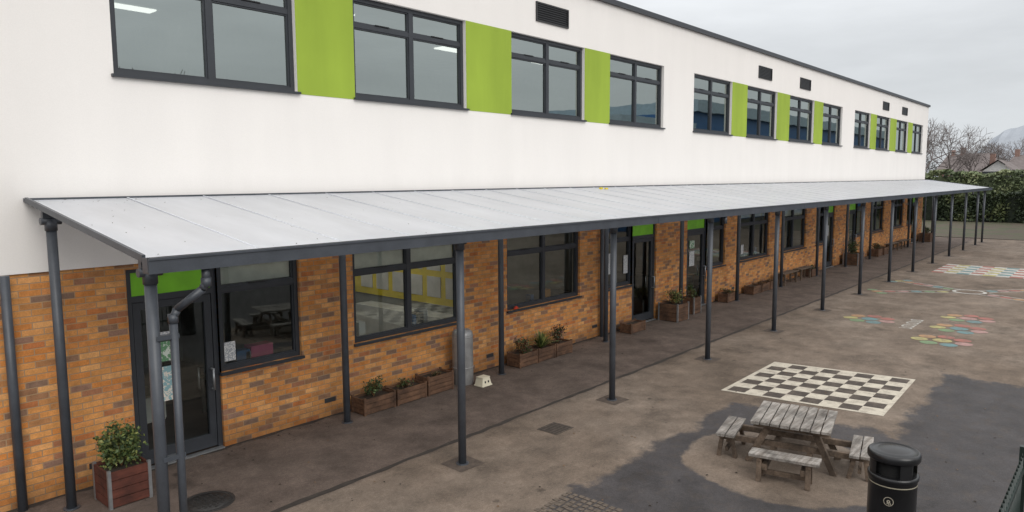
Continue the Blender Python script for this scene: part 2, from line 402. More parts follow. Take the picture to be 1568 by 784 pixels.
def poster_mat(name,c1,c2,sc):
    m,t,b,o,v=newmat(name)
    ch=t.noise(v,sc,2,.8); c=t.ramp(ch,[(0,c1),(.47,c1),(.5,c2),(1,c2)]);t.link(c,b.inputs['Base Color']);b.inputs['Roughness'].default_value=.5;return m
pm=[poster_mat("poster_green",(.62,.68,.6),(.12,.28,.14),22),poster_mat("poster_white",(.72,.72,.7),(.35,.37,.4),40),poster_mat("poster_blue",(.72,.66,.58),(.25,.42,.45),20)]
mb=MB()
def pst(x,z,w,h,m,y=.078): mb.box((x,y,z),(x+w,y+.004,z+h),m)
pst(3.84,1.35,.26,.26,pm[0]);pst(3.84,.82,.28,.46,pm[2]);pst(3.85,1.66,.22,.08,pm[1])
pst(4.74,1.18,.18,.27,pm[1]);pst(15.05,1.35,.2,.45,pm[1]);pst(14.3,1.4,.2,.5,pm[1]);pst(18.5,1.2,.3,.42,pm[1]);pst(18.5,1.7,.3,.22,pm[0]);pst(22.0,1.25,.2,.3,pm[1])
pst(30.3,1.3,.3,.42,pm[1])
mb.obj("posters",school)
mb=MB();redp=mat("red_plastic",(.6,.05,.02),.4)
mb.box((10.80,-.04,1.075),(10.92,-.012,1.10),redp);mb.box((10.83,-.038,1.101),(10.89,-.015,1.13),redp);mb.obj("red_toy")
# ------------------------------------------------------------------ canopy
can=empty("canopy")
CX0,CX1=2.5,47.7
def zr(y): return 3.50+.143*y
def poly_mat():
    m=bpy.data.materials.new("polycarbonate");t=NT(m);t.n.clear()
    o=t.new('ShaderNodeOutputMaterial');mx=t.new('ShaderNodeMixShader');mx.inputs[0].default_value=.36
    tc=t.new('ShaderNodeTexCoord');v=tc.outputs['Object']
    d=t.new('ShaderNodeBsdfPrincipled');d.inputs['Roughness'].default_value=.28
    tr=t.new('ShaderNodeBsdfTranslucent')
    mp=t.new('ShaderNodeMapping');t.link(v,mp.inputs[0]);mp.inputs['Scale'].default_value=(1,.25,1)
    n=t.mrange(t.noise(mp.outputs[0],1.6,7,.65),.3,.75,1.05,.85);n2=t.mrange(t.noise(v,22,4,.7),.6,.85,1,.92)
    c=t.mix(1.,(.84,.865,.91),t.math('MULTIPLY',n,n2),'MULTIPLY')
    t.link(c,d.inputs['Base Color']);t.link(c,tr.inputs[0])
    t.link(d.outputs[0],mx.inputs[1]);t.link(tr.outputs[0],mx.inputs[2]);t.link(mx.outputs[0],o.inputs[0]);return m
pc=poly_mat()
barm=mat("glazing_bar",(.60,.62,.66),.5,nscale=20,namt=.15)
mb=MB();yb,yf=YW-.005,-3.12
mb.poly([(CX0,yb,zr(yb)),(CX1,yb,zr(yb)),(CX1,yf,zr(yf)),(CX0,yf,zr(yf))],pc)
mb.obj("roof_sheet",can)
mb=MB()
px=[2.6]+[2.838+3.545*k for k in range(1,13)]+[47.5]
bars=[]
for a,b in zip(px,px[1:]):
    for k in range(4): bars.append(a+(b-a)*k/4)
for i,x in enumerate(bars[1:]):
    mb.beam((x,yb-.03,zr(yb)+.004),(x,yf+.03,zr(yf)+.004),.016,.006,barm)
mb.obj("glazing_bars",can)
mb=MB()
mb.box((CX0-.03,yb-.05,zr(0)-.03),(CX1+.03,yb-.002,zr(0)+.010),steel)
mb.beam((CX0-.015,yb-.06,zr(yb)-.005),(CX0-.015,yf,zr(yf)-.005),.03,.06,steel)
mb.beam((CX1+.015,yb-.06,zr(yb)-.005),(CX1+.015,yf,zr(yf)-.005),.03,.06,steel)
gz0,gz1=2.925,3.06
mb.box((CX0-.03,yf-.13,gz0),(CX1+.03,yf-.118,gz1),steel);mb.box((CX0-.03,yf-.118,gz0),(CX1+.03,yf-.002,gz0+.012),steel)
mb.box((CX0-.03,yf-.014,gz0+.012),(CX1+.03,yf-.002,gz1-.02),steel)
mb.box((CX0-.03,yf-.142,gz1-.02),(CX1+.03,yf-.13,gz1),steel);mb.box((CX0-.034,yf-.118,gz0+.012),(CX0-.026,yf-.014,gz1),steel);mb.box((CX1+.026,yf-.118,gz0+.012),(CX1+.034,yf-.014,gz1),steel)
for x in px[2::2]: mb.box((x+.9,yf-.134,gz0-.002),(x+.96,yf-.1295,gz1-.021),steel)
mb.obj("gutter",can)
mb=MB()
PY,QY=-2.943,-.458
mb.box((CX0+.02,PY-.03,zr(PY)-.135),(CX1-.02,PY+.03,zr(PY)-.03),steel)
mb.box((CX0+.02,QY-.03,zr(QY)-.135),(CX1-.02,QY+.03,zr(QY)-.03),steel)
for x in px:
    mb.beam((x,yb-.06,zr(yb)-.06),(x,yf-.0,zr(yf)-.06),.05,.07,steel)
mb.obj("beams",can)
mb=MB();ft=MB();pat=mat("footing_patch",(.085,.064,.050),.9,nscale=12,namt=.3,fine=.25)
for x in px:
    for y in (PY,QY):
        top=zr(y)-.135
        mb.cyl((x,y,0),(x,y,top-.06),.052,.052,steel,20)
        mb.cyl((x,y,top-.14),(x,y,top-.02),.062,.062,steel,20)
        mb.cyl((x-.10,y,top-.035),(x+.10,y,top-.035),.04,.04,steel,14)
        mb.cyl((x,y,.0),(x,y,.012),.085,.085,steel,20)
        if y==PY: ft.poly([(x-.22,y-.2,.004),(x+.2,y-.22,.004),(x+.23,y+.2,.004),(x-.2,y+.21,.004)],pat)
mb.obj("posts",can);ft.obj("footing_patches",can)
mb=MB()
pts=[(2.98,yf-.06,gz0),(2.98,yf-.06,2.80),(2.95,yf-.05,2.74),(2.79,-3.0,2.56),(2.76,-2.98,2.48),(2.76,-2.97,0.0)]
for p,q in zip(pts,pts[1:]): mb.cyl(p,q,.036,.036,steel,16)
for p in (pts[1],pts[5-1]): mb.cyl((p[0],p[1],p[2]-.04),(p[0],p[1],p[2]+.04),.044,.044,steel,16)
for z in (2.30,1.2,.25): mb.box((2.60,-3.0,z),(2.80,-2.94,z+.04),steel)
for xx in (13.6,28.0,42.0):
    mb.cyl((xx,yf-.07,gz0),(xx,yf-.07,2.78),.038,.038,steel,12)
mb.obj("downpipe",can)
mb=MB();mb.cyl((2.22,-.1,0),(2.22,-.1,ZC),.05,.05,steel,16)
mb.cyl((13.85,-.09,0),(13.85,-.09,ZC),.045,.045,steel,14);mb.obj("wall_downpipes",school)
mb=MB();deb=leafm("roof_debris",(.07,.06,.045))
ylw=mat("yellow_plastic",(.7,.55,.03),.5)
for i in range(420):
    x=CX0+ (CX1-CX0)*random.random()**1.3;y=R(yf+.02,yb-.05)
    if random.random()<.5: y=yb-abs(random.gauss(.03,.12))-.02
    s=R(.004,.014);a=R(0,3.1)
    P=[(x+s*math.cos(a),y+s*math.sin(a)),(x-s*.5*math.sin(a),y+s*.5*math.cos(a)),(x-s*math.cos(a),y-s*math.sin(a)),(x+s*.5*math.sin(a),y-s*.5*math.cos(a))]
    mb.poly([(p,q,zr(q)+.003+R(0,.006)) for p,q in P],deb)
for (x,y) in ((13.4,-.35),(13.5,-.42)): mb.box((x,y,zr(y)+.004),(x+.08,y+.05,zr(y)+.04),ylw)
mb.obj("canopy_debris",can)
# ------------------------------------------------------------------ ground
mb=MB()
grass,t,b,o,v=newmat("grass")
g=t.ramp(t.noise(v,.5,8,.65),[(.3,(.042,.046,.025)),(.46,(.068,.072,.036)),(.54,(.085,.066,.046)),(.75,(.060,.047,.035))])
g=t.mix(1.,g,t.mrange(t.noise(v,30,4,.7),.3,.7,.5,1.5),'MULTIPLY');t.link(g,b.inputs['Base Color']);b.inputs['Roughness'].default_value=.95
N=[(-2500,-2500),(3500,-2500),(3500,2500),(-2500,2500)]
mb.poly([(x,y,-.03) for x,y in N],grass);mb.obj("ground")
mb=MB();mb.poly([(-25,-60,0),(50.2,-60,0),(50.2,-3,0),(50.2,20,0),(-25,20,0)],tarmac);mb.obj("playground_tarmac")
mb=MB();kc=mat("kerb_concrete",(.16,.14,.12),.9);mb.box((50.2,-40,-.03),(50.3,20,.05),kc);mb.obj("kerb")
drm,t,b,o,v=newmat("drain_stain")
t.link(t.ramp(t.noise(v,6,7,.7),[(.3,(.024,.019,.016)),(.6,(.045,.036,.030)),(.8,(.08,.065,.052))]),b.inputs['Base Color']);b.inputs['Roughness'].default_value=.9
mb=MB()
xs=[-4+.2*i for i in range(258)]
rA=[ -2.262+R(-.016,.016) for _ in xs]; rB=[-2.335+R(-.03,.018) for _ in xs]
for i in range(len(xs)-1): mb.poly([(xs[i],rB[i],.004),(xs[i+1],rB[i+1],.004),(xs[i+1],rA[i+1],.004),(xs[i],rA[i],.004)],drm)
mb.obj("drain_channel")
mb=MB()
for i in range(0,256):
    a,bq=xs[i],xs[i+1]
    if bq>47: break
    mb.poly([(a,-.0,.004),(bq,-.0,.004),(bq,-.07-.04*math.sin(i*1.7),.004),(a,-.07-.04*math.sin((i-1)*1.7),.004)],drm)
mb.obj("wall_base_dirt")
iron=mat("cast_iron",(.035,.033,.032),.6,.3,30,.3)
mb=MB();c=(3.68,-1.5,0)
mb.lathe(c,[(.29,.004),(.29,.010),(.255,.010),(.252,.006),(.245,.006),(.245,.011),(0.001,.011)],iron,36)
for i in range(-4,5):
    for j in range(-4,5):
        if i*i+j*j<17: mb.box((c[0]+i*.05-.014,c[1]+j*.05-.014,.011),(c[0]+i*.05+.014,c[1]+j*.05+.014,.015),iron)
mb.obj("manhole_cover")
mb=MB();gp=mat("worn_iron",(.085,.066,.052),.9,0,18,.45,fine=.3)
mb.box((8.0,-3.25,.001),(8.42,-2.88,.006),gp)
for i in range(7): mb.box((8.02+.056*i,-3.23,.006),(8.045+.056*i,-2.90,.009),drm)
mb.obj("drain_grate")
mb=MB();cob=mat("cobble",(.115,.09,.07),.9,nscale=20,namt=.35)
for i in range(8):
    for j in range(9):
        x=5.95+.085*i+R(-.01,.01);y=-5.25+.085*j+R(-.01,.01);mb.box((x,y,.0),(x+R(.05,.07),y+R(.05,.07),.008),cob)
mb.obj("cobble_patch")
A=Vector((11.6,-4.1));B=Vector((14.12,-4.08));C=Vector((14.5,-6.53));D=Vector((11.92,-6.62))
def bl(u,v): return (A*(1-u)*(1-v)+B*u*(1-v)+C*u*v+D*(1-u)*v)
mb=MB();e=.03;n=8;w=(1-2*e)/n
def q(u0,v0,u1,v1,m,z=.005):
    mb.poly([tuple(bl(a,b_))+(z,) for a,b_ in ((u0,v0),(u1,v0),(u1,v1),(u0,v1))],m)
q(0,0,1,e,cream);q(0,1-e,1,1,cream);q(0,e,e,1-e,cream);q(1-e,e,1,1-e,cream)
for i in range(n):
    for j in range(n): q(e+i*w,e+j*w,e+(i+1)*w,e+(j+1)*w,cream if (i+j)%2 else pblack)
mb.obj("painted_chessboard")
def disc(mb,x,y,r,m,z=.005,n=20,sx=1,a=0):
    mb.poly([(x+r*(sx*math.cos(2*math.pi*k/n)*math.cos(a)-math.sin(2*math.pi*k/n)*math.sin(a)),y+r*(sx*math.cos(2*math.pi*k/n)*math.sin(a)+math.sin(2*math.pi*k/n)*math.cos(a)),z) for k in range(n)],m)
for (x,y,r) in ((20.05,-4.3,.66),(20.1,-6.3,.66),(21.7,-6.25,.66),(18.4,-6.25,.66)):
    mb=MB()
    for k in range(7):
        a=k*2*math.pi/7; disc(mb,x+r*.68*math.cos(a),y+r*.68*math.sin(a),r*.27,pastel[k%6])
    disc(mb,x,y,r*.3,pastel[(int(x)+2)%6]); mb.obj("painted_flower")
mb=MB()
for i in range(6):
    x=19.35+i*.24
    mb.box((x,-5.42,.002),(x+.03,-5.14,.006),wpaint);mb.box((x+.031,-5.42,.002),(x+.15,-5.38,.006),wpaint)
    if i%2: mb.box((x+.031,-5.18,.002),(x+.15,-5.14,.006),wpaint)
    mb.box((x+.12,-5.379,.002),(x+.15,-5.181,.006),wpaint)
mb.obj("painted_lettering")
mb=MB();cx,cy=26.8,-5.5
ends=[(25.1,-3.2),(28.1,-3.2),(29.4,-7.9),(25.6,-7.6)]
for ai,(ex,ey) in enumerate(ends):
    L_=math.hypot(ex-cx,ey-cy);a=math.atan2(ey-cy,ex-cx);nn=int(L_/.36)
    for k in range(2,nn+1):
        u=k/nn; disc(mb,cx+(ex-cx)*u,cy+(ey-cy)*u,.15,pastel[(k+ai)%6],a=a,sx=1.15)
    px_,py_=-math.sin(a),math.cos(a)
    for sgn in (-1,1):
        mb.poly([(cx+math.cos(a)*.5+px_*.2*sgn,cy+math.sin(a)*.5+py_*.2*sgn,.005),(ex+px_*.16*sgn,ey+py_*.16*sgn,.005),(ex+px_*.2*sgn,ey+py_*.2*sgn,.005),(cx+math.cos(a)*.5+px_*.25*sgn,cy+math.sin(a)*.5+py_*.25*sgn,.005)],wpaint)
    for s2 in (-.35,.35): disc(mb,ex+px_*s2,ey+py_*s2,.16,pastel[(ai+3)%6])
for k in range(28):
    a0=2*math.pi*k/28;a1=2*math.pi*(k+1)/28
    mb.poly([(cx+.38*math.cos(a0),cy+.38*math.sin(a0),.005),(cx+.48*math.cos(a0),cy+.48*math.sin(a0),.005),(cx+.48*math.cos(a1),cy+.48*math.sin(a1),.005),(cx+.38*math.cos(a1),cy+.38*math.sin(a1),.005)],wpaint)
mb.obj("painted_star_marking")
mb=MB()
for i in range(8):
    for j in range(10):
        x=31.5+i*.42;y=-3.5-j*.42
        m=wpaint if (i+j)%2 else pastel[(i*3+j*5)%6]
        mb.poly([(x,y,.005),(x+.42,y,.005),(x+.42,y-.42,.005),(x,y-.42,.005)],m)
mb.obj("painted_number_grid")
mb=MB()
for i in range(1300):
    if random.random()<.45: x,y=R(3,46),-abs(random.gauss(0,.25))-.02
    else: x,y=R(3,48),R(-8.5,0)
    s=R(.008,.024);a=R(0,6.28)
    mb.poly([(x+s*math.cos(a),y+s*math.sin(a),.008),(x-s*.6*math.sin(a),y+s*.6*math.cos(a),.008+R(0,.01)),(x-s*math.cos(a),y-s*math.sin(a),.009),(x+s*.6*math.sin(a),y-s*.6*math.cos(a),.008)],random.choice([lfb,lfb,soil,soil,soil]))
mb.obj("fallen_leaves")
# ------------------------------------------------------------------ planters & plants
def leafq(mb,p,s,m,elong=1.6):
    d=Vector((random.gauss(0,1),random.gauss(0,1),random.gauss(0,1)+.4)).normalized();a=d.orthogonal().normalized();a.rotate(Matrix.Rotation(R(0,6.28),3,d));b_=d.cross(a)
    p=Vector(p);mb.poly([p-a*s*elong*.5,p+b_*s*.4,p+a*s*elong*.5,p-b_*s*.4],m)
def shrub(mb,c,r,h,n,mats,s=.035,clumps=9):
    for i in range(14):
        a=R(0,6.28);rr_=r*R(.3,.9);mb.cyl(c,(c[0]+rr_*math.cos(a),c[1]+rr_*math.sin(a),c[2]+h*R(.5,.95)),.006,.003,lfb,5,False)
    cl=[(R(-1,1)*r*.65,R(-1,1)*r*.65,R(.25,.9)*h) for _ in range(clumps)]
    for i in range(n):
        q_=random.choice(cl);g_=random.gauss
        p=(c[0]+q_[0]+g_(0,r*.26),c[1]+q_[1]+g_(0,r*.26),max(c[2]+.01,c[2]+q_[2]+g_(0,h*.14)))
        leafq(mb,p,s*R(.7,1.3),random.choice(mats))
def spiky(mb,c,r,h,n,mats):
    for i in range(n):
        a=R(0,6.28);tilt=R(.15,1.1);l=h*R(.7,1.1);d=Vector((math.cos(a)*math.sin(tilt),math.sin(a)*math.sin(tilt),math.cos(tilt)))
        s_=Vector((-math.sin(a),math.cos(a),0))*.012;p=Vector(c);mid=p+d*l*.55;tip=p+d*l+Vector((0,0,-l*.15*tilt))
        m=random.choice(mats);mb.poly([p-s_,p+s_,mid+s_*.8,mid-s_*.8],m);mb.poly([mid-s_*.8,mid+s_*.8,tip],m)
def planter(x0,y0,x1,y1,h,wd,plant=None,metal=False,nsl=3):
    mb=MB();t_=.022
    sh=(h-.02)/nsl
    for k in range(nsl):
        z0=.015+k*sh;z1=z0+sh-.008
        mb.box((x0,y0,z0),(x1,y0+t_,z1),wd);mb.box((x0,y1-t_,z0),(x1,y1,z1),wd)
        mb.box((x0,y0+t_+.001,z0),(x0+t_,y1-t_-.001,z1),wd);mb.box((x1-t_,y0+t_+.001,z0),(x1,y1-t_-.001,z1),wd)
    cm=galv if metal else wd
    for cx_ in (x0-.006,x1-.03):
        for cy_ in (y0-.006,y1-.03): mb.box((cx_,cy_,.0),(cx_+.036,cy_+.036,h+.01),cm)
    mb.box((x0+t_+.002,y0+t_+.002,.02),(x1-t_-.002,y1-t_-.002,h-.05),soil)
    c=((x0+x1)/2,(y0+y1)/2,h-.05);r=min(x1-x0,y1-y0)/2
    if plant: plant(mb,c,r)
    return mb.obj("wooden_planter")
def bigshrub(m,c,r):
    shrub(m,c,.19,.45,3200,[lf[0],lf[0],lf[1],lf[1],lf[1],lf[2],lf[2],lfy],.030,18)
planter(2.86,-.86,3.32,-.4,.44,red_wood,bigshrub,True,4)
h2=.27
planter(6.72,-.45,7.34,-.12,h2,plant_wood,lambda m,c,r:shrub(m,c,.14,.30,500,[lf[0],lf[1]],.025))
planter(7.39,-.45,8.02,-.12,h2,plant_wood,lambda m,c,r:shrub(m,(c[0],c[1],c[2]),.16,.12,260,[lf[0],lf[1],lfb],.025))
planter(8.07,-.45,8.66,-.12,h2+.06,plant_wood,lambda m,c,r:shrub(m,c,.12,.07,80,[lfb,lf[0]],.025),nsl=4)
planter(10.45,-.48,11.0,-.14,.28,plant_wood,lambda m,c,r:shrub(m,c,.15,.33,420,[lf[0],lfr,lfb,lf[1]],.03))
planter(11.04,-.48,11.58,-.14,.28,plant_wood,lambda m,c,r:spiky(m,c,.2,.45,110,[lf[1],lf[2],lfy]))
planter(11.62,-.48,12.16,-.14,.28,plant_wood,lambda m,c,r:shrub(m,c,.15,.33,420,[lfr,lfb,lf[0]],.03))
planter(14.5,-.5,15.15,-.2,.24,plant_wood)
planter(16.45,-.68,17.05,-.12,.46,plant_wood,lambda m,c,r:shrub(m,c,.26,.32,700,[lfb,lf[1],lfy],.035),True,4)
planter(17.7,-.5,18.12,-.12,.46,plant_wood,lambda m,c,r:shrub(m,c,.15,.34,400,[lf[0],lf[1]],.03),True,4)
planter(20.0,-.42,20.65,-.12,.28,plant_wood,lambda m,c,r:shrub(m,c,.18,.14,200,[lf[0],lfb],.03))
for k,x in enumerate((21.9,22.6,23.3)): planter(x,-.42,x+.62,-.12,.27,plant_wood,(lambda m,c,r:shrub(m,c,.15,.08,80,[lfb],.03)) if k else None)
planter(27.2,-.45,27.9,-.12,.3,plant_wood,lambda m,c,r:shrub(m,c,.2,.15,150,[lf[0]],.03))
planter(31.9,-.75,32.75,-.15,.5,plant_wood,lambda m,c,r:shrub(m,c,.25,.5,500,[lf[0],lf[1]],.04),True,4)
planter(36.0,-.5,36.7,-.15,.35,plant_wood,lambda m,c,r:shrub(m,c,.2,.3,300,[lf[0],lfb],.04))
planter(37.0,-.5,37.7,-.15,.35,plant_wood)
planter(45.9,-.7,46.7,-.15,.5,plant_wood,lambda m,c,r:shrub(m,c,.25,.4,400,[lf[0],lf[1],lfb],.04),False,4)
def bench(x0,x1,y=-.35,h=.42):
    mb=MB()
    for k in range(3): mb.box((x0,y-.15+k*.105,h-.035),(x1,y-.15+k*.105+.095,h),wbrown)
    for x in (x0+.12,x1-.18):
        mb.box((x,y-.13,0),(x+.06,y-.07,h-.036),wbrown);mb.box((x,y+.07,0),(x+.06,y+.13,h-.036),wbrown);mb.box((x+.01,y-.069,h-.12),(x+.05,y+.069,h-.06),wbrown)
    mb.obj("wooden_bench",None,.004)
bench(24.3,25.7);bench(25.9,27.1);bench(38.3,39.9);bench(40.4,42.2)
mb=MB();gm=mat("brushed_grey_metal",(.30,.30,.30),.42,.35,6,.2)
bx,by=9.03,-.32
mb.lathe((bx,by,0),[(.18,0),(.19,.02),(.19,.9),(.18,.95),(.14,.99),(.05,1.01),(.0001,1.015)],gm,32)
mb.lathe((bx,by,0),[(.193,.3),(.197,.31),(.193,.32)],gm,32);mb.lathe((bx,by,0),[(.193,.86),(.197,.87),(.193,.88)],gm,32);mb.obj("metal_litter_bin")
mb=MB();cp=mat("cream_plastic",(.62,.57,.44),.5)
c=(9.16,-.70)
def frus(mb,c,z0,z1,a0,a1,b0,b1,m):
    P=[(c[0]+sx*a0,c[1]+sy*b0,z0) for sx,sy in ((-1,-1),(1,-1),(1,1),(-1,1))]+[(c[0]+sx*a1,c[1]+sy*b1,z1) for sx,sy in ((-1,-1),(1,-1),(1,1),(-1,1))]
    i=len(mb.v);mb.v+=P
    for f in ((0,1,5,4),(1,2,6,5),(2,3,7,6),(3,0,4,7),(4,5,6,7)): mb.f.append(tuple(i+k for k in f));mb.mi.append(mb.m(m));mb.sm.append(False)
frus(mb,c,.025,.15,.12,.09,.10,.08,cp);mb.box((c[0]-.13,c[1]-.11,0),(c[0]+.13,c[1]+.11,.025),cp);mb.box((c[0]-.10,c[1]-.085,.15),(c[0]+.10,c[1]+.085,.165),cp)
for dx in (-.04,.04): mb.box((c[0]+dx-.015,c[1]-.10,.06),(c[0]+dx+.015,c[1]-.08,.10),black)
mb.obj("step_stool",None,.008)
# ------------------------------------------------------------------ picnic table
def picnic(cx,cy,rot):
    mb=MB();M=Matrix.Translation((cx,cy,0))@Matrix.Rotation(rot,4,'Z')
    T=.60;ST=.335;H_=.48
    n=8;w=2*H_/n
    for k in range(n): 
        y=-H_+k*w; e0=R(-.012,.012);e1=R(-.012,.012)
        mb.box((-H_+e0,y+.005,T-.035+R(-.004,0)),(H_+e1,y+w-.009,T+R(-.005,.004)),wgrey,M)
    for x in (-.34,.0,.34): mb.box((x-.03,-H_+.03,T-.10),(x+.03,H_-.03,T-.041),wbrown,M)
    for x in (-.22,.22): mb.box((x-.03,-.88,.22),(x+.03,.88,.296),wbrown,M)
    for y in (-.22,.22): mb.box((-.88,y-.03,.140),(.88,y+.03,.218),wbrown,M)
    for sx in (-1,1):
        for sy in (-1,1):
            p=M@Vector((sx*.25,sy*.28,T-.10));q_=M@Vector((sx*.3,sy*.52,0));mb.beam(p,q_,.05,.08,wbrown)
    for k in range(4):
        B_=M@Matrix.Rotation(k*math.pi/2,4,'Z')
        for j in range(2): mb.box((-.40+R(-.01,.01),-.92+j*.125,ST-.035),(.40+R(-.01,.01),-.92+j*.125+.112,ST+R(-.003,.003)),wgrey,B_)
        for x in (-.28,.28):
            mb.box((x-.028,-.90,ST-.085),(x+.028,-.69,ST-.038),wbrown,B_)
            mb.beam(B_@Vector((x,-.86,ST-.06)),B_@Vector((x,-.90,0)),.06,.05,wbrown)
            mb.beam(B_@Vector((x,-.74,ST-.06)),B_@Vector((x,-.68,0)),.06,.05,wbrown)
        mb.box((-.28,-.82,.07),(.28,-.78,.13),wbrown,B_)
    mb.obj("picnic_table",None,.004)
picnic(9.28,-6.18,math.radians(12))
# ------------------------------------------------------------------ litter bin
mb=MB();bc=(7.74,-7.70,0);K=.92
def P_(l): return [(r*K,z) for r,z in l]
mb.lathe(bc,P_([(.245,0),(.25,.02),(.25,.06),(.24,.07),(.24,.70),(.252,.71),(.252,.745),(.236,.75)]),black,48)
mb.lathe(bc,P_([(.19,.74),(.19,.90)]),mat("bin_void",(.004,.004,.004),.9),40)
for k in range(4):
    a=k*math.pi/2+.5
    for j in range(6):
        a0=a+j*.09;a1=a0+.09;r=.24*K
        mb.poly([(bc[0]+r*math.cos(a0),bc[1]+r*math.sin(a0),.745),(bc[0]+r*math.cos(a1),bc[1]+r*math.sin(a1),.745),(bc[0]+r*math.cos(a1),bc[1]+r*math.sin(a1),.90),(bc[0]+r*math.cos(a0),bc[1]+r*math.sin(a0),.90)],black)
mb.lathe(bc,P_([(.236,.895),(.256,.90),(.262,.915),(.262,.955),(.250,.975),(.235,.98),(.225,.965),(.15,.99),(.06,1.002),(.0001,1.004)]),black,48)
gold=mat("bin_band",(.30,.27,.2),.5)
mb.lathe(bc,P_([(.2412,.655),(.2418,.66),(.2412,.665)]),gold,48)
lg=mat("bin_logo",(.42,.38,.3),.5);RL=.243*K
ang=math.atan2(-9.37-bc[1],-bc[0])-.12
def logo(r0,r1,n=24):
    for k in range(n):
        t0=2*math.pi*k/n;t1=2*math.pi*(k+1)/n
        pp=[]
        for r,t2 in ((r0,t0),(r1,t0),(r1,t1),(r0,t1)):
            u=r*math.cos(t2);z=.52+r*math.sin(t2);a=ang+u/RL;pp.append((bc[0]+RL*math.cos(a),bc[1]+RL*math.sin(a),z))
        mb.poly(pp,lg)
logo(.040,.046);logo(.006,.016)
for u,z0,z1 in ((0,.485,.508),(-.014,.492,.507),(.014,.492,.507)):
    a=ang+u/RL;a1=ang+(u+.008)/RL
    mb.poly([(bc[0]+RL*math.cos(a),bc[1]+RL*math.sin(a),z0),(bc[0]+RL*math.cos(a1),bc[1]+RL*math.sin(a1),z0),(bc[0]+RL*math.cos(a1),bc[1]+RL*math.sin(a1),z1),(bc[0]+RL*math.cos(a),bc[1]+RL*math.sin(a),z1)],lg)
mb.obj("litter_bin")
# ------------------------------------------------------------------ railing
mb=MB();gf=mat("dark_green_metal",(.012,.022,.018),.4)
fy=-8.74
for x in (7.85,5.4,3.0): mb.box((x-.03,fy-.03,0),(x+.03,fy+.03,1.24),gf)
for z in (.15,1.02): mb.box((3,fy-.02,z),(7.85,fy+.02,z+.04),gf)
x=3.06
while x<7.8: 
    mb.cyl((x,fy,.05),(x,fy,1.16),.009,.009,gf,8);mb.cyl((x,fy,1.16),(x,fy,1.2),.009,.001,gf,8);x+=.1
mb.obj("metal_railing")
# ------------------------------------------------------------------ vegetation
def hedge(name,x0,x1,y0,y1,h,n,mats,s,core):
    mb=MB();c=mat(name+"_core",core,.9,nscale=2,namt=.4)
    mb.box((x0+.35,y0+.35,0),(x1-.35,y1-.35,h-.45),c)
    ph=[R(0,6) for _ in range(6)]
    for i in range(n):
        f=random.random()
        y=R(y0,y1);top=h+.16*math.sin(y*.9+ph[0])+.12*math.sin(y*2.3+ph[1])+.08*math.sin(y*5+ph[2])
        dx=.25*math.sin(y*1.3+ph[3])+.15*math.sin(y*3.1+ph[4])
        if f<.6: p=(x0+dx+abs(random.gauss(0,.25)),y,R(0,1)**.9*top)
        else: p=(R(x0,x1),y,top-abs(random.gauss(0,.16)))
        k=math.sin(p[1]*2.1+ph[5])+math.sin(p[2]*3+p[1])+random.gauss(0,.8)
        m=mats[0] if k<-.4 else (mats[1] if k<1 else mats[2])
        leafq(mb,p,s*R(.6,1.4),m,1.3)
    mb.obj(name)
lfh=[leafm("hedge_dark",(.030,.046,.020)),leafm("hedge_mid",(.055,.078,.030)),leafm("hedge_light",(.11,.13,.05))]
hedge("hedge",69,71,-8,9,2.45,13000,lfh,.17,(.012,.018,.009))
lf2=[leafm("ivy_dark",(.11,.14,.07)),leafm("ivy_mid",(.17,.21,.10)),leafm("ivy_light",(.23,.26,.13))]
hedge("hedge",88,91,-6,15,4.1,8000,lf2,.28,(.07,.085,.045))
def bare_tree(loc,h,seed,mt,spread=.5,lvls=6,name="bare_tree",tr=.16):
    rd=random.Random(seed);mb=MB()
    def br(p,d,l,r,lv):
        steps=2;cur=Vector(p);dd=d.copy()
        for s_ in range(steps):
            nd=(dd+Vector((rd.gauss(0,.13),rd.gauss(0,.13),rd.gauss(0,.06)+.04))).normalized();nx=cur+nd*l/steps
            mb.cyl(cur,nx,r*(1-.2*s_),r*(1-.2*(s_+1)),mt,6 if lv>3 else 3,False);cur=nx;dd=nd
            if lv>0 and s_==0 and lv<lvls:
                a=rd.uniform(0,6.28);o_=dd.orthogonal().normalized();o_.rotate(Matrix.Rotation(a,3,dd));br(cur,(dd*.6+o_*.8).normalized(),l*.55,r*.5,lv-1)
        if lv>0:
            a=rd.uniform(0,6.28)
            for i in range(3):
                o_=dd.orthogonal().normalized();o_.rotate(Matrix.Rotation(a+i*6.28/3+rd.gauss(0,.3),3,dd))
                br(cur,(dd+o_*rd.uniform(spread*.6,spread*1.4)).normalized(),l*rd.uniform(.62,.82),r*.62,lv-1)
    br(Vector(loc),Vector((0,0,1)),h*.27,tr,lvls)
    mb.obj(name)
bark=mat("bark_misty",(.17,.145,.14),.9);bark2=mat("bark",(.10,.085,.075),.9)  # bark_misty: bark made paler to put distance haze into its colour
for x,y,hh,sd_ in ((112,13.2,13.0,1),(116,10.6,13.4,2),(120,16.2,14.0,5),(122,8.2,10.5,3),(150,8.4,11.5,4),(156,5.4,12.5,8)):
    bare_tree((x,y,0),hh,sd_,bark,.65,5,tr=.24)
rooft=mat("roof_tile",(.16,.135,.13),.85,nscale=2,namt=.15);hw=mat("house_render",(.62,.61,.60),.9);hb=mat("house_brick",(.27,.17,.14),.9)
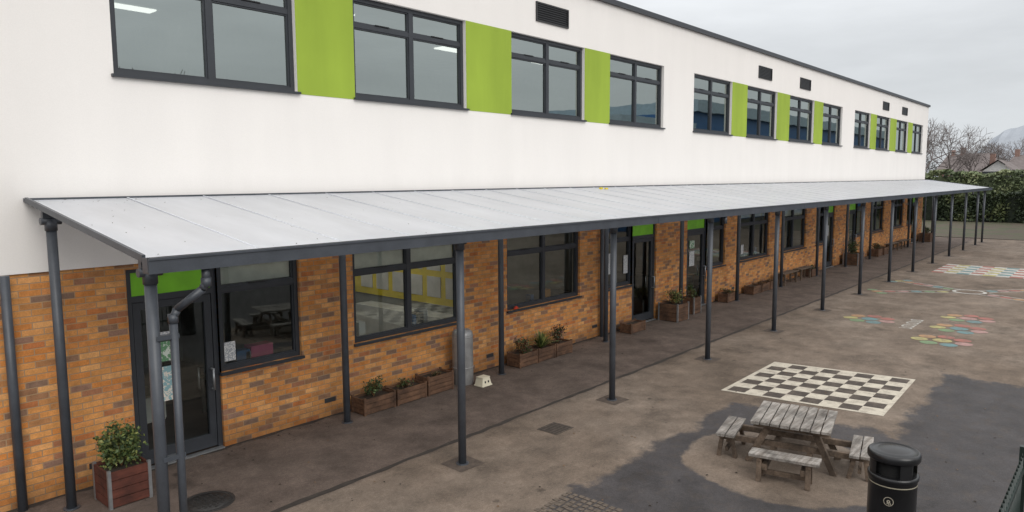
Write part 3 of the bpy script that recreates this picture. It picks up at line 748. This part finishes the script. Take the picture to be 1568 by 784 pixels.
def house(x,y,w,d,eh,rh,ridge_y,wm,nm):
    mb=MB();mb.box((x,y,0),(x+d,y+w,eh),wm)
    o_=.4
    if ridge_y:
        r=[(x-o_,y-o_,eh),(x-o_,y+w+o_,eh),(x+d/2,y+w+o_-1.2,eh+rh),(x+d/2,y-o_+1.2,eh+rh)];r2=[(x+d+o_,y-o_,eh),(x+d+o_,y+w+o_,eh)]
        mb.poly(r,rooft);mb.poly([r2[0],r2[1],r[2],r[3]],rooft)
        mb.poly([r[0],r[3],r2[0]],rooft);mb.poly([r[1],r[2],r2[1]],rooft)
    else:
        mb.poly([(x-o_,y-o_,eh),(x+d+o_,y-o_,eh),(x+d+o_,y+w/2,eh+rh),(x-o_,y+w/2,eh+rh)],rooft);mb.poly([(x-o_,y+w+o_,eh),(x+d+o_,y+w+o_,eh),(x+d+o_,y+w/2,eh+rh),(x-o_,y+w/2,eh+rh)],rooft)
        mb.poly([(x-.01,y,eh),(x-.01,y+w,eh),(x-.01,y+w/2,eh+rh-.15)],wm)
    mb.box((x+d/2-.4,y+w*.75,eh+rh*.5),(x+d/2+.4,y+w*.75+.6,eh+rh+.9),hb)
    for k in range(3):
        yy=y+w*(.15+.3*k)
        for z in (1.2,3.2):
            if z+1.1<eh: mb.box((x-.04,yy,z),(x-.01,yy+1.0,z+1.1),frame)
    mb.obj(nm)
house(128,6.9,6.0,8,4.3,2.9,True,hb,"brick_house")
house(118,3.6,3.4,8,4.4,1.5,False,hw,"white_house")
house(130,.4,5.6,8,4.6,2.2,True,hw,"white_house")
house(165,13,8,8,5,3,True,hb,"brick_house")
def hill(name,x,y0,y1,cy_,sg,hh,col,seed):
    rd=random.Random(seed);mb=MB();m=mat(name+"_mat",col,1,nscale=.02,namt=.06,fine=.06,spec=0);n=90;ph=[rd.uniform(0,6) for _ in range(4)]
    def Hh(y): return hh*(.40+.60*math.exp(-((y-cy_)/sg)**2))*(1+.03*math.sin(y*.11+ph[0])+.02*math.sin(y*.31+ph[1]))*max(0,min(1,(y1-y)/140))
    for i in range(n):
        ya=y0+(y1-y0)*i/n;yb_=y0+(y1-y0)*(i+1)/n
        for k in range(4):
            f0,f1=k/4,(k+1)/4
            mb.poly([(x+300*f0,ya,Hh(ya)*math.sin(f0*1.57)),(x+300*f0,yb_,Hh(yb_)*math.sin(f0*1.57)),(x+300*f1,yb_,Hh(yb_)*math.sin(f1*1.57)),(x+300*f1,ya,Hh(ya)*math.sin(f1*1.57))],m,True)
    mb.obj(name)
hill("distant_hill",1300,-500,330,135,75,100,(.345,.37,.405),1)  # distance haze painted into the hill colour, paler and bluer
mb=MB();dt=[mat("far_tree_a",(.20,.205,.205),1),mat("far_tree_b",(.27,.28,.285),1)]  # grey haze of distance is part of these tree colours
for i in range(6000):
    y=R(15,75);x=320+R(-8,8);top=11+2.5*math.sin(y*.23)+2*math.sin(y*.57+1)+1.*math.sin(y*1.6)
    leafq(mb,(x,y,R(0,1)**.6*top),R(.4,.9),random.choice(dt),1.2)
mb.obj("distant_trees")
# ------------------------------------------------------------------ surroundings behind the camera (seen in the glass)
op=empty("opposite_building");mb=MB();blue=mat("blue_cladding",(.02,.10,.26),.5);lb=mat("pale_cladding",(.30,.38,.44),.6)
mb.box((41.5,-34,0),(52,-17,7.0),blue);mb.box((41.2,-34.4,7.0),(52,-16.6,7.9),lb)
mb.box((52.01,-34,0),(110,-17,8.8),blue);mb.box((52.01,-34.4,8.8),(110.4,-16.6,9.7),lb)
for k in range(14):
    x=43+k*4.4; mb.box((x,-17.001,1.0),(x+2.6,-16.95,2.8),frame);mb.box((x,-17.001,4.2),(x+2.6,-16.95,6.0),frame)
mb.obj("walls",op)
bare_tree((16,-33,0),13.5,21,bark2,.6,4,tr=.2);bare_tree((33,-38,0),14,22,bark2,.6,4,tr=.2);bare_tree((24,-45,0),15,23,bark2,.6,4,tr=.2)
# ------------------------------------------------------------------ light
w=bpy.data.worlds.new("World");S.world=w;t=NT(w);t.n.clear()
o=t.new('ShaderNodeOutputWorld');sky=t.new('ShaderNodeTexSky');sky.sky_type='NISHITA';sky.sun_disc=False
EL,AZ=36,198
sky.sun_elevation=math.radians(EL);sky.sun_rotation=math.radians(AZ)
b1=t.new('ShaderNodeBackground');b1.inputs[1].default_value=.1;t.link(sky.outputs[0],b1.inputs[0])
tc=t.new('ShaderNodeTexCoord');sp=t.new('ShaderNodeSeparateXYZ');t.link(tc.outputs['Generated'],sp.inputs[0])
zz=sp.outputs[2]
gcol=t.ramp(zz,[(0,(.63,.665,.70)),(.10,(.73,.755,.78)),(.25,(.83,.85,.87)),(.6,(1.0,1.0,1.0)),(1,(1.0,1.0,1.0))])
mp=t.new('ShaderNodeMapping');t.link(tc.outputs['Generated'],mp.inputs[0]);mp.inputs['Scale'].default_value=(1,1,4.5)
cl=t.mrange(t.noise(mp.outputs[0],2.6,7,.55),.3,.7,.87,1.10)
g2=t.mix(1.,gcol,cl,'MULTIPLY')
b2=t.new('ShaderNodeBackground');t.link(g2,b2.inputs[0]);t.link(t.mrange(zz,.15,.9,1.0,1.6),b2.inputs[1])
mx=t.new('ShaderNodeMixShader');mx.inputs[0].default_value=.93
t.link(b1.outputs[0],mx.inputs[1]);t.link(b2.outputs[0],mx.inputs[2]);t.link(mx.outputs[0],o.inputs[0])
sd=bpy.data.lights.new("sun",'SUN');sd.energy=1.38;sd.angle=math.radians(40);sd.color=(1,.965,.91)
so=bpy.data.objects.new("sun",sd);COL.objects.link(so)
az=math.radians(AZ);el=math.radians(EL)
dirv=Vector((math.sin(az)*math.cos(el),math.cos(az)*math.cos(el),math.sin(el)))
so.rotation_euler=dirv.to_track_quat('Z','Y').to_euler()
S.view_settings.view_transform='Standard';S.view_settings.look='None';S.view_settings.exposure=0
# ------------------------------------------------------------------ camera
cd=bpy.data.cameras.new("camera");cam=bpy.data.objects.new("camera",cd);COL.objects.link(cam);S.camera=cam
th,ya,ro=map(math.radians,(6.169,41.013,-.303))
h=Vector((math.cos(ya),math.sin(ya),0));F=h*math.cos(th)+Vector((0,0,-math.sin(th)));U=h*math.sin(th)+Vector((0,0,math.cos(th)));Rv=F.cross(U)
R2=Rv*math.cos(ro)+U*math.sin(ro);U2=U*math.cos(ro)-Rv*math.sin(ro)
M=Matrix((R2,U2,-F)).transposed().to_4x4();M.translation=Vector((0,-9.371,3.7));cam.matrix_world=M
cd.sensor_width=36;cd.lens=1099.2/1568*36;cd.clip_start=.1;cd.clip_end=6000
